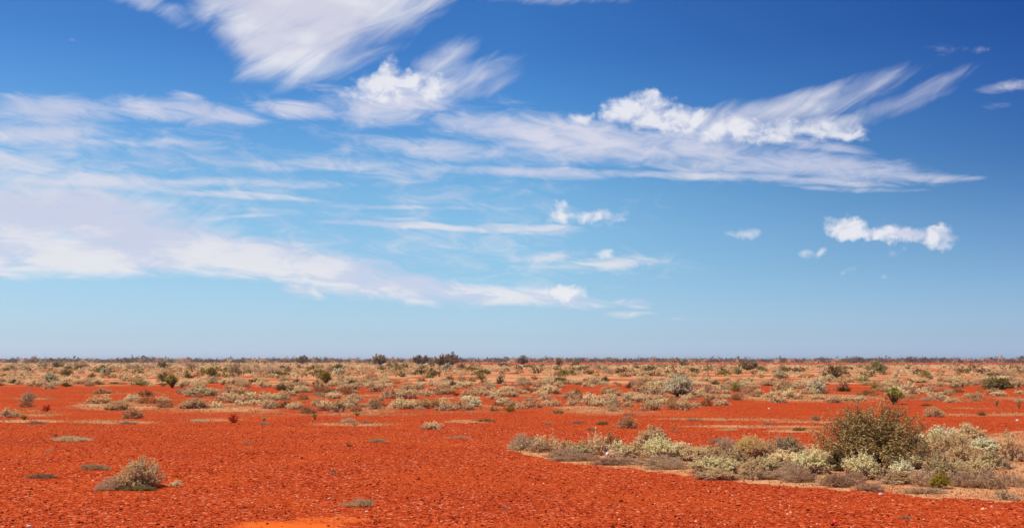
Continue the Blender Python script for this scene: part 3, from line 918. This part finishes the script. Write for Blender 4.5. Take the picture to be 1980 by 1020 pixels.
# ------------------------------------------------------------------ scattered growth between the noted plants
def region_density(px, py):
    """how thickly small plants stand at a photo row / column (0..1), read off the photograph as zones of the plain"""
    d = np.zeros_like(px)
    d = np.where(py < 747, 1.0, d)
    d = np.where((py >= 747) & (py < 753) & (px > 340), .7, d)
    band = (py >= 753) & (py < 797) & (px > 330) & (px < 1560); d = np.where(band, .75, d)
    d = np.where((py >= 753) & (py < 778) & (px >= 1560), .5, d)
    return d
def px_of(x, y):
    # project ground points
    t = y*cp - H*sp_      # depth along view axis (camera z = H, point z = 0)
    u = x/t; v = (-H*cp - y*sp_)/t
    return 990+u*F, 510-v*F
taken = np.array([[e['pos'][0], e['pos'][1], e['pos'][2]] for e in ents])
# individuals: small mounds seen clearly enough to count
def scatter(n, ymin, ymax, half=32, seed=1):
    rg = np.random.default_rng(seed)
    # uniform over the ground of a fan between two distances
    d0, d1 = H*F/(ymax-HOR), H*F/(ymin-HOR)
    r = np.sqrt(rg.uniform(d0*d0, d1*d1, n)); a = np.radians(rg.uniform(-half, half, n))
    return r*np.sin(a), r*np.cos(a), rg
def clear(x, y, marg=.5):
    d2 = (x[:, None]-taken[None, :, 0])**2+(y[:, None]-taken[None, :, 1])**2
    return np.all(d2 > (taken[None, :, 2]*marg)**2, axis=1)
X, Y, rg = scatter(3600, 715, 800, 31, 11)
pxx, pyy = px_of(X, Y)
dens = region_density(pxx, pyy)*np.clip(2.2*fbm(X/9, Y/14, 21)-.55, 0, 1)
ok = (rg.random(len(X)) < dens*2.6) & clear(X, Y, .6) & (pxx > -20) & (pxx < 2000)
X, Y = X[ok], Y[ok]; o_ = np.argsort(Y); X, Y = X[o_][:560], Y[o_][:560]
small = [('cream', .50), ('tan', .22), ('pale', .13), ('mauve', .08), ('olive', .04), ('dark', .03)]
SN = {'cream': ('straw_tuft', 'tuft', 'small cream tuft'), 'tan': ('dry_shrub', 'shrub', 'small tan shrub'), 'pale': ('saltbush', 'saltbush', 'small pale green saltbush'),
      'mauve': ('dead_shrub', 'shrub', 'small dead grey-brown shrub'), 'olive': ('olive_shrub', 'shrub', 'small olive shrub'), 'dark': ('dark_shrub', 'shrub', 'small dark shrub')}
pxx, pyy = px_of(X, Y); sb = {}; ncream = 0
for x, y, qx, qy in zip(X, Y, pxx, pyy):
    k = pyrnd.choices([a for a, b in small], [b for a, b in small])[0]
    if k == 'cream':
        ncream += 1
        if ncream > 295: k = 'tan' if ncream % 3 else 'pale'
    w = pyrnd.uniform(.4, 1.25)*(1 if y > 60 else .75)*(1.2 if k in ('cream', 'pale') else 1); h = w*pyrnd.uniform(.28, .48)
    lod = 1 if w/y*F*.517 > 9 else 2
    o = link(SN[k][0], shrub_meshes(k, lod, pyrnd.randrange(4), False)); o.location = (x, y, float(ground_z(x, y)))
    o.scale = (w, w, h/KIND[k]['h']); o.rotation_euler.z = pyrnd.uniform(0, 6.28)
    tag(o, None, SN[k][1], 'small '+k.replace('mauve', 'dead').replace('dark', 'dark brown')+' plants scattered on the far plain')
    c = min(marks, key=lambda m: math.hypot(m['px']-qx, 2.6*(m['py']-qy))); dx, dy = qx-c['px'], qy-c['py']
    v = 'behind' if dy < -4 else 'in front of' if dy > 4 else ''; h_ = 'left of' if dx < -c['w']*.4 else 'right of' if dx > c['w']*.4 else ''
    rel = (('further back' if v == 'behind' else 'nearer')+', '+h_) if v and h_ else (v or h_ or 'touching')
    sb.setdefault((k, c['mark'], rel), []).append((math.hypot(dx, 2.6*dy), len(sb), o))
for (k, mk, rel), lst in sb.items():
    lst.sort(key=lambda t: t[0])
    for i_, (_, _, o) in enumerate(lst):
        o['label'] = f"{SN[k][2]} {rel} {mk}" if len(lst) == 1 else f"{SN[k][2]}, {ORD[i_]} {rel} {mk}" if i_ < 10 else f"{SN[k][2]}, beyond the tenth {rel} {mk}"
last_y = Y.max() if len(Y) else 100
print('individual scatter', len(X), 'to', last_y)

# the uncountable rest: one object of low growth, colours by material slot
def stuff_plants(name, label, cat, X, Y, W, Hh, kinds, nq, seed, zrise=0, matlist=('cream','tan','pale','mauve','olive','dark','tree')):
    rg = np.random.default_rng(seed); n = len(X)
    a = rg.uniform(0, 2*math.pi, (n, nq)); e = np.arcsin(rg.uniform(.0, 1, (n, nq)))
    r = rg.uniform(.55, 1.05, (n, nq))
    sq = rg.uniform(.8, 1.2, (n, 1))
    C = np.stack([X[:, None]+np.cos(a)*np.cos(e)*r*W[:, None]*.5, Y[:, None]+np.sin(a)*np.cos(e)*r*W[:, None]*.5,
                  zrise+.05*W[:, None]+np.sin(e)*r*Hh[:, None]*.92*sq], -1)
    L_ = (.13*W[:, None]*rg.uniform(.6, 1.3, (n, nq))).ravel(); 
    ax = np.stack([np.cos(a), np.sin(a), .8+0*a], -1).reshape(-1, 3)
    V_, Q_, A_ = leaf_geo(C.reshape(-1, 3), L_, L_*.5, ax, rg, .7)
    mi = np.repeat(kinds, nq)
    me = mesh_np(name, V_, [Q_], [MAT[m] for m in matlist], mi, {'var': A_})
    o = link(name, me); tag(o, label, cat, kind='stuff'); return o
ML = ['cream','tan','pale','mauve','olive','dark','tree']
def kinds_for(n, probs, rg): return rg.choice(len(ML), n, p=np.array(probs)/sum(probs))
X, Y, rg = scatter(26000, 701.5, 730, 33, 31)
nz = fbm(X/22, Y/45, 41); ok = (rg.random(len(X)) < np.clip(2.4*nz-.45, .04, 1)) & (Y > min(last_y, 110))
qx, qy = px_of(X, Y); ok &= ~((qx > 830+60*vnoise(Y/30, X/30, 4)) & (qy < 706) & (qy > 700) & (rg.random(len(X)) > .06))
X, Y = X[ok], Y[ok]; W = rg.uniform(.6, 1.7, len(X)); Hh = W*rg.uniform(.28, .48, len(X))
kk = kinds_for(len(X), [.40, .24, .10, .12, .09, .05, 0], rg)
big = (kk >= 4); W = np.where(big, W*1.5, W); Hh = np.where(big, Hh*1.7, Hh)
near = Y < 260
stuff_plants('low_scrub', 'low tan and sage scrub covering the far plain between the countable shrubs', 'scrub', X[near], Y[near], W[near], Hh[near], kk[near], 46, 5)
stuff_plants('distant_scrub', 'fine distant scrub fading into tan bands below the skyline', 'scrub', X[~near], Y[~near], W[~near], Hh[~near], kk[~near], 20, 6)
# dark mulga belt on the skyline
rg = np.random.default_rng(77); n = 5200
r = rg.uniform(860, 2000, n)**1.0; a = np.radians(rg.uniform(-36, 36, n)); X = r*np.sin(a); Y = r*np.cos(a)
hh = .55+.9*fbm(a*60, r/400, 3)
W = rg.uniform(4, 10, n)*hh; Hh = np.clip(rg.gamma(9, .42, n)*hh, 1.6, 6.0)
stuff_plants('skyline_scrub', 'dark brown belt of mulga scrub running along the whole skyline', 'scrub', X, Y, W, Hh, rg.choice(len(ML), n, p=[0.02,.05,0,.12,.06,.05,.70]), 34, 8, matlist=('cream','tan','pale','mauve','olive','tree','belt'))

# ------------------------------------------------------------------ ground
def ell(px, py, cx, cy, rx, ry): return np.clip(1.25-((px-cx)/rx)**2-((py-cy)/ry)**2, 0, 1)
def litter_at(x, y):
    """dry litter and straw on the soil: thick under the plant bands, thin on the bare gravel"""
    px, py = px_of(x, np.maximum(y, 3))
    l = np.zeros_like(px)
    fr = y > 3
    L1 = [(x_, y_+2*math.sin(x_), a_*.9, b_*.8) for (x_, y_, a_, b_) in [(640,790,460,22),(870,790,200,14),(480,770,200,10),(700,768,330,14),(1000,765,300,10),(1200,790,220,18),(1300,770,200,14),(1500,770,260,13),(1650,770,260,14),(230,785,130,14),(260,760,120,8),
          (60,770,70,5),(60,800,90,10),(220,815,120,6),(60,815,110,5),(420,812,80,4),(680,818,120,5),(1400,812,200,4),(1500,826,260,4),(1900,800,160,6),(1560,812,130,4),(1900,770,200,9),(1850,788,130,3),
          (130,850,60,4),(900,812,60,4),(1540,830,80,5)]]
    for c in L1: l = np.maximum(l, ell(px, py, *c)*.66)
    # straw edge along the near row
    poly = [(985,866,10),(1060,884,12),(1180,897,12),(1300,905,14),(1400,915,16),(1500,928,16),(1620,936,18),(1750,947,18),(1880,957,20),(1990,962,22)]
    pxs = np.array([p[0] for p in poly]); yc = np.interp(px, pxs, [p[1] for p in poly])+14*(fbm(x*1.1, y*1.1, 91, 5)-.5)
    body = (px > 975+40*(fbm(x*2, y*2, 93)-.5)) & (py < yc+6) & (py > np.interp(px, [975,1300,1600,1990], [858,862,870,830]))
    l = np.where(body, .5+.5*fbm(x*.9, y*.9, 95), l)
    far = np.clip((752-py)/14, 0, 1)*1.0; l = np.maximum(l, far)
    n1 = fbm(x/3.0, y/5.0, 51)
    l = np.where(py < 800, l*np.clip(2.0*n1-.35, 0, 1.1), l*(.45+.9*n1))
    l = np.where((py < 705.3) & (py > 700.6) & (px > 840), 0.0, l)                # bare red claypan below the skyline belt
    return np.where(fr, l, .3*n1), px, py
def ground():
    front = np.radians(np.arange(-36, 36.01, .09)); rest = np.radians(np.arange(39, 321.1, 3.0))
    ang = np.concatenate([front, rest]); n = len(ang)
    rr = np.concatenate([[.5, 3, 6, 8], np.geomspace(9.5, 60, 210), np.geomspace(61, 1000, 170)[1:], np.geomspace(1000, 11000, 16)[1:]])
    R_, A_ = np.meshgrid(rr, ang, indexing='ij'); X = (R_*np.sin(A_)).ravel(); Y = (R_*np.cos(A_)).ravel()
    Z = ground_z(X, Y)*np.clip(1.5-np.hypot(X, Y)/400, 0, 1)
    i, j = np.meshgrid(np.arange(len(rr)-1), np.arange(n), indexing='ij'); j2 = (j+1) % n
    Q = np.stack([i*n+j, i*n+j2, (i+1)*n+j2, (i+1)*n+j], -1).reshape(-1, 4)[:, ::-1]
    C = len(X); X = np.append(X, 0); Y = np.append(Y, 0); Z = np.append(Z, 0)
    T = np.stack([np.arange(n), (np.arange(n)+1) % n, np.full(n, C)], 1)
    lit, px, py = litter_at(X, Y)
    sand = np.maximum(ell(px, py, 560, 1019, 140, 15), ell(px, py, 640, 1003, 90, 8)*.8)*(Y > 3)
    m, t = new_mat('red_gibber_soil')
    g = t.nd('ShaderNodeNewGeometry'); pos = g.outputs['Position']
    la = t.nd('ShaderNodeAttribute', attribute_name='litter').outputs['Fac']; sa = t.nd('ShaderNodeAttribute', attribute_name='sand').outputs['Fac']
    def vor(sc, feat='F1', rnd=1.0):
        v = t.nd('ShaderNodeTexVoronoi', feature=feat); t.L.new(pos, v.inputs['Vector']); v.inputs['Scale'].default_value = sc; v.inputs['Randomness'].default_value = rnd; return v
    v1 = vor(34); v2 = vor(17); v3 = vor(9)
    def sep(v): 
        s = t.nd('ShaderNodeSeparateColor'); t.L.new(v.outputs['Color'], s.inputs[0]); return s.outputs
    s1, s2, s3 = sep(v1), sep(v2), sep(v3)
    stones = t.ramp(s1[0], [(0, (.12,.015,.006)), (.35, (.30,.032,.009)), (.7, (.45,.053,.013)), (.9, (.62,.12,.038)), (1, (.66,.17,.075))])
    st2 = t.ramp(s2[1], [(0, (.16,.018,.006)), (.4, (.35,.037,.010)), (.8, (.50,.068,.017)), (1, (.60,.13,.055))])
    col = t.mix(t.M('GREATER_THAN', s2[0], .62), stones, st2)
    big = t.noise(pos, .35, 4); col = t.mix(t.smooth(big, .42, .66), col, t.mix(.42, col, (.50,.078,.014,1)))
    b2 = t.noise(pos, .09, 3); col = t.mix(t.M('MULTIPLY', t.smooth(b2, .45, .7), .22), col, (.30,.042,.012,1))
    # pale quartz chips
    chip = t.M('MULTIPLY', t.M('GREATER_THAN', s3[2], .86), t.M('LESS_THAN', v3.outputs['Distance'], .026*9*1.3))
    col = t.mix(t.M('MULTIPLY', chip, .45), col, (.85,.34,.18,1))
    # fine sand patch
    fs = t.noise(pos, 60, 3); sandc = t.mix(fs, (.50,.078,.014,1), (.86,.17,.025,1))
    sn = t.smooth(t.M('ADD', sa, t.M('MULTIPLY_ADD', t.noise(pos, 2.2, 6, .65), 1.6, -.8)), .2, 1.2)
    col = t.mix(sn, col, sandc)
    # litter
    ln = t.noise(pos, 3.2, 6, .65); lf = t.noise(pos, 22, 4, .7)
    lm = t.smooth(t.M('ADD', la, t.M('ADD', t.M('MULTIPLY_ADD', ln, 1.1, -.55), t.M('MULTIPLY_ADD', lf, .8, -.4))), .25, .8)
    lc = t.ramp(t.noise(pos, 9, 5, .7), [(.3, (.36,.15,.065)), (.5, (.56,.31,.145)), (.7, (.72,.48,.27))])
    col = t.mix(t.M('MULTIPLY', lm, .8), col, lc)
    hgt = t.M('ADD', t.M('MULTIPLY', t.M('SUBTRACT', 1, v1.outputs['Distance']), .6), t.M('MULTIPLY', t.M('MULTIPLY', t.M('SUBTRACT', 1, v2.outputs['Distance']), s2[0]), .9))
    bp = t.nd('ShaderNodeBump'); bp.inputs['Strength'].default_value = .9; bp.inputs['Distance'].default_value = .015; t.L.new(t.M('MULTIPLY', hgt, t.M('SUBTRACT', 1, sn)), bp.inputs['Height'])
    b = t.nd('ShaderNodeBsdfPrincipled'); t.L.new(col, b.inputs['Base Color']); b.inputs['Roughness'].default_value = 1; b.inputs['Specular IOR Level'].default_value = 0
    t.L.new(bp.outputs[0], b.inputs['Normal'])
    o = t.nd('ShaderNodeOutputMaterial'); t.L.new(b.outputs[0], o.inputs[0])
    me = mesh_np('ground', np.stack([X, Y, Z], 1), [Q, T], [m], attrs={'litter': lit, 'sand': sand})
    me.polygons.foreach_set('use_smooth', np.ones(len(me.polygons), bool))
    gr = link('ground', me); tag(gr, kind='structure')
ground()

# loose gibber stones over the near gravel
def gravel():
    rg = np.random.default_rng(99); n = 90000
    r = 9.5+ (40-9.5)*rg.random(n)**1.25; a = np.radians(rg.uniform(-33, 33, n)); X = r*np.sin(a); Y = r*np.cos(a)
    lit, px, py = litter_at(X, Y); sand = np.maximum(ell(px, py, 560, 1019, 140, 15), ell(px, py, 640, 1003, 90, 8)*.8)
    keep = (rg.random(n) > lit*.9) & (rg.random(n) > sand*.85) & (rg.random(n) < .35+.9*fbm(X/2.5, Y/2.5, 8)); X, Y = X[keep], Y[keep]; n = len(X)
    base = np.array([[0,0,1],[.9,.1,.35],[.25,.85,.3],[-.75,.5,.4],[-.7,-.6,.3],[.3,-.9,.38],[.7,.5,-.5],[-.3,.8,-.5],[-.9,-.1,-.5],[-.1,-.8,-.5],[.8,-.5,-.5]])
    F_ = np.array([[0,1,2],[0,2,3],[0,3,4],[0,4,5],[0,5,1],[1,6,2],[2,6,7],[2,7,3],[3,7,8],[3,8,4],[4,8,9],[4,9,5],[5,9,10],[5,10,1],[1,10,6]])
    sz = np.minimum(.007+.005*rg.gamma(1.5, .8, n), .04)
    b = base[None]*rg.uniform(.7, 1.25, (n, 11, 3))*sz[:, None, None]*np.stack([rg.uniform(.8, 1.4, n), rg.uniform(.7, 1.1, n), rg.uniform(.5, .85, n)], 1)[:, None]
    th = rg.uniform(0, 6.28, n); c, s = np.cos(th)[:, None], np.sin(th)[:, None]
    V_ = np.stack([b[..., 0]*c-b[..., 1]*s+X[:, None], b[..., 0]*s+b[..., 1]*c+Y[:, None], b[..., 2]+(ground_z(X, Y)+.1*sz)[:, None]], -1).reshape(-1, 3)
    Q = (F_[None]+(np.arange(n)*11)[:, None, None]).reshape(-1, 3)
    var = rg.random(n)**1.0
    m, t = new_mat('gibber_stone'); at = t.nd('ShaderNodeAttribute', attribute_name='var')
    col = t.ramp(at.outputs['Fac'], [(0, (.10,.011,.004)), (.3, (.27,.027,.008)), (.7, (.43,.048,.013)), (.88, (.58,.10,.033)), (.96, (.76,.22,.11)), (1, (.86,.40,.24))])
    bs = t.nd('ShaderNodeBsdfPrincipled'); t.L.new(col, bs.inputs['Base Color']); bs.inputs['Roughness'].default_value = .75; bs.inputs['Specular IOR Level'].default_value = 0
    o = t.nd('ShaderNodeOutputMaterial'); t.L.new(bs.outputs[0], o.inputs[0])
    g = link('gravel', mesh_np('gravel', V_, [Q], [m], attrs={'var': np.repeat(var, 11)}))
    tag(g, 'loose red gibber stones strewn over the bare foreground soil', 'gravel', kind='stuff')
gravel()

# dry grass: straw edge of the near row and wisps in the plant bands
def grass():
    rg = np.random.default_rng(5); n = 230000
    r = 14+(75-14)*rg.random(n)**1.1; a = np.radians(rg.uniform(-31, 31, n)); X = r*np.sin(a); Y = r*np.cos(a)
    lit, px, py = litter_at(X, Y)
    cl = fbm(X*1.6, Y*1.6, 61)
    keep = rg.random(n) < np.clip(lit*2.4*np.clip(cl*3.4-1.35, 0, 1), 0, 1)
    X, Y, r = X[keep], Y[keep], r[keep]; n = len(X); print('grass', n)
    h = rg.uniform(.02, .10, n); w = np.maximum(.005, r*.00028); th = rg.uniform(0, 6.28, n); lean = rg.normal(0, .5, (n, 2))*h[:, None]
    b = np.stack([X, Y, ground_z(X, Y)-.01], 1); dx = np.stack([np.cos(th), np.sin(th), 0*th], 1)*w[:, None]
    m_ = b+np.stack([lean[:, 0]*.4, lean[:, 1]*.4, h*.6], 1); t_ = b+np.stack([lean[:, 0], lean[:, 1], h], 1)
    V_ = np.stack([b-dx, b+dx, m_+dx*.8, m_-dx*.8, t_], 1).reshape(-1, 3); k = np.arange(n)[:, None]*5
    me = mesh_np('dry_grass', V_, [k+np.array([0,1,2,3]), k+np.array([3,2,4])], [MAT['grass'], MAT['greengrass']], None, {'var': np.repeat(rg.random(n), 5)})
    gi = (rg.random(n) < .12+.5*(fbm(X*.5, Y*.5, 71) > .62)).astype(np.int32)
    me.polygons.foreach_set('material_index', np.concatenate([gi, gi]))
    tag(link('dry_grass', me), 'short dry straw grass around the feet of the shrubs', 'grass', kind='stuff')
grass()

# ------------------------------------------------------------------ small single things
def rock(px, py, wpx, hpx, col, label, name='white_rock', seed=0):
    x, y, mpp = gp(px, py); rg = np.random.default_rng(seed)
    import bmesh
    bm = bmesh.new(); bmesh.ops.create_icosphere(bm, subdivisions=3, radius=.5)
    for v in bm.verts:
        c = v.co; k = 1+.30*(fbm(c.x*3+seed, c.y*3+c.z*2, seed)-.5)*2
        v.co = c*k; v.co.x = max(min(v.co.x, .43), -.45); v.co.z = min(v.co.z, .36+.1*c.x)
        v.co.x *= wpx*mpp; v.co.y *= wpx*mpp*.8; v.co.z = v.co.z*hpx*mpp*1.5+hpx*mpp*.3
    me = bpy.data.meshes.new(name); bm.to_mesh(me); bm.free()
    m, t = new_mat(name); g = t.nd('ShaderNodeNewGeometry')
    cr = t.ramp(t.noise(g.outputs['Position'], 45, 5), [(.3, tuple(v*.55 for v in col)), (.55, col), (.8, tuple(min(1, v*1.15) for v in col))])
    b = t.nd('ShaderNodeBsdfPrincipled'); t.L.new(cr, b.inputs['Base Color']); b.inputs['Roughness'].default_value = .7
    o = t.nd('ShaderNodeOutputMaterial'); t.L.new(b.outputs[0], o.inputs[0]); me.materials.append(m)
    ob = link(name, me); ob.location = (x, y, float(ground_z(x, y))); tag(ob, label, 'rock', 'white rocks on the red gravel')
rock(1967, 814, 6, 4, (.82,.80,.78), 'bright white rock on red gravel near the right edge of the photo', seed=1)
rock(1703, 952, 8, 5, (.66,.60,.58), 'whitish-grey stone with dark hollow at the edge of the straw strip', seed=2)
rock(709, 989, 7, 3, (.80,.62,.50), 'pale pink stone on gravel just below the bottom yellow-straw tussock', seed=3)
rock(636, 961, 6, 3, (.78,.60,.48), 'pale pink stone on gravel up and left of the bottom yellow-straw tussock', seed=4)
rock(1487, 792, 4, 3, (.85,.82,.78), 'small white stone on bare red soil left of the big bush', seed=5)
rock(56, 1018, 9, 4, (.80,.70,.62), 'pale stone cut by the bottom edge at lower left', seed=6)
def lathe(name, prof, m, parent, n=14):
    pr = np.array(prof); a = np.linspace(0, 2*math.pi, n, endpoint=False)
    V_ = np.stack([pr[:, 0, None]*np.cos(a), pr[:, 0, None]*np.sin(a), np.repeat(pr[:, 1, None], n, 1)], -1).reshape(-1, 3)
    i, j = np.meshgrid(np.arange(len(pr)-1), np.arange(n), indexing='ij'); j2 = (j+1) % n
    me = mesh_np(name, V_, [np.stack([i*n+j, i*n+j2, (i+1)*n+j2, (i+1)*n+j], -1).reshape(-1, 4)], [m])
    me.polygons.foreach_set('use_smooth', np.ones(len(me.polygons), bool)); return link(name, me, parent)
def flat_mat(name, c, r=.5):
    m, t = new_mat(name); g = t.nd('ShaderNodeNewGeometry')
    cr = t.ramp(t.noise(g.outputs['Position'], 60, 4), [(.3, tuple(v*.8 for v in c)), (.6, c)])
    b = t.nd('ShaderNodeBsdfPrincipled'); t.L.new(cr, b.inputs['Base Color']); b.inputs['Roughness'].default_value = r
    o = t.nd('ShaderNodeOutputMaterial'); t.L.new(b.outputs[0], o.inputs[0]); return m
x, y, mpp = gp(1174, 893); z = float(ground_z(x, y))
peg = bpy.data.objects.new('marker_peg', None); COL.objects.link(peg); peg.location = (x, y, z); peg.rotation_euler = (0, math.radians(3), 0)
tag(peg, 'thin marker peg with rounded white cap standing in front of the near saltbush row', 'marker peg')
lathe('post', [(0, -.03), (.011, -.03), (.010, .12), (.009, .16), (0, .16)], flat_mat('weathered_peg', (.55,.47,.44)), peg)
lathe('cap', [(0, .135), (.026, .137), (.038, .155), (.042, .18), (.037, .205), (.024, .222), (0, .23)], flat_mat('white_cap', (.82,.80,.84)), peg)
# desert pea: red petals round a black boss, grey-green leaflets
x, y, mpp = gp(1612, 1016); z = float(ground_z(x, y))
pea = bpy.data.objects.new('flower', None); COL.objects.link(pea); pea.location = (x, y, z)
tag(pea, 'bright red flower with black centre low on the gravel at the bottom edge', 'flower')
def petal(L_, W_, cup, yaw, pitch, off, m, nm):
    n = 9; u, v = np.meshgrid(np.linspace(0, 1, n), np.linspace(-1, 1, 7), indexing='ij')
    w = W_*np.sin(np.pi*np.clip(u, .04, .97)**.8)*.5
    P = np.stack([u*L_, v*w, cup*(v*v)*w+.25*L_*np.sin(u*2.2)], -1).reshape(-1, 3)
    c, s_ = math.cos(pitch), math.sin(pitch); P = P@np.array([[c,0,s_],[0,1,0],[-s_,0,c]])
    c, s_ = math.cos(yaw), math.sin(yaw); P = P@np.array([[c,s_,0],[-s_,c,0],[0,0,1]])+np.array(off)
    i, j = np.meshgrid(np.arange(n-1), np.arange(6), indexing='ij'); k = i*7+j
    me = mesh_np(nm, P, [np.stack([k, k+7, k+8, k+1], -1).reshape(-1, 4)], [m]); md = link(nm, me, pea); s2 = md.modifiers.new('thickness', 'SOLIDIFY'); s2.thickness = .0015
redm = flat_mat('red_petal', (.80,.03,.015)); 
for a_, pt in ((-.3, .5), (.25, .15), (.7, .5), (-.9, .3), (1.5, .7)): petal(.075, .045, .4, a_, pt, (.005, 0, .018), redm, 'petal')
lathe('boss', [(0, 0), (.018, .004), (.024, .02), (.018, .036), (0, .042)], flat_mat('black_boss', (.02,.006,.006), .3), pea).location = (-.02, -.01, 0)
lathe('stalk', [(0, -.01), (.003, -.01), (.003, .03), (0, .03)], flat_mat('pea_stalk', (.2,.2,.1)), pea)

# thin desert haze
me = bpy.data.meshes.new('haze'); hx, z0, z1 = 12000, -1.2, 9.0
me.from_pydata([(x, y, z) for z in (z0, z1) for (x, y) in ((-hx,-hx),(hx,-hx),(hx,hx),(-hx,hx))], [], [(3,2,1,0),(4,5,6,7),(0,1,5,4),(1,2,6,5),(2,3,7,6),(3,0,4,7)])
m = bpy.data.materials.new('haze_air'); m.use_nodes = True; nt = m.node_tree; nt.nodes.clear()
pv = nt.nodes.new('ShaderNodeVolumePrincipled'); pv.inputs['Color'].default_value = (.86, .88, .95, 1); pv.inputs['Density'].default_value = HAZE; pv.inputs['Anisotropy'].default_value = .3
ou = nt.nodes.new('ShaderNodeOutputMaterial'); nt.links.new(pv.outputs[0], ou.inputs['Volume']); me.materials.append(m)
tag(link('haze', me), 'thin pale air haze softening the far scrub', 'haze', kind='stuff')
print('objects', len(bpy.data.objects))
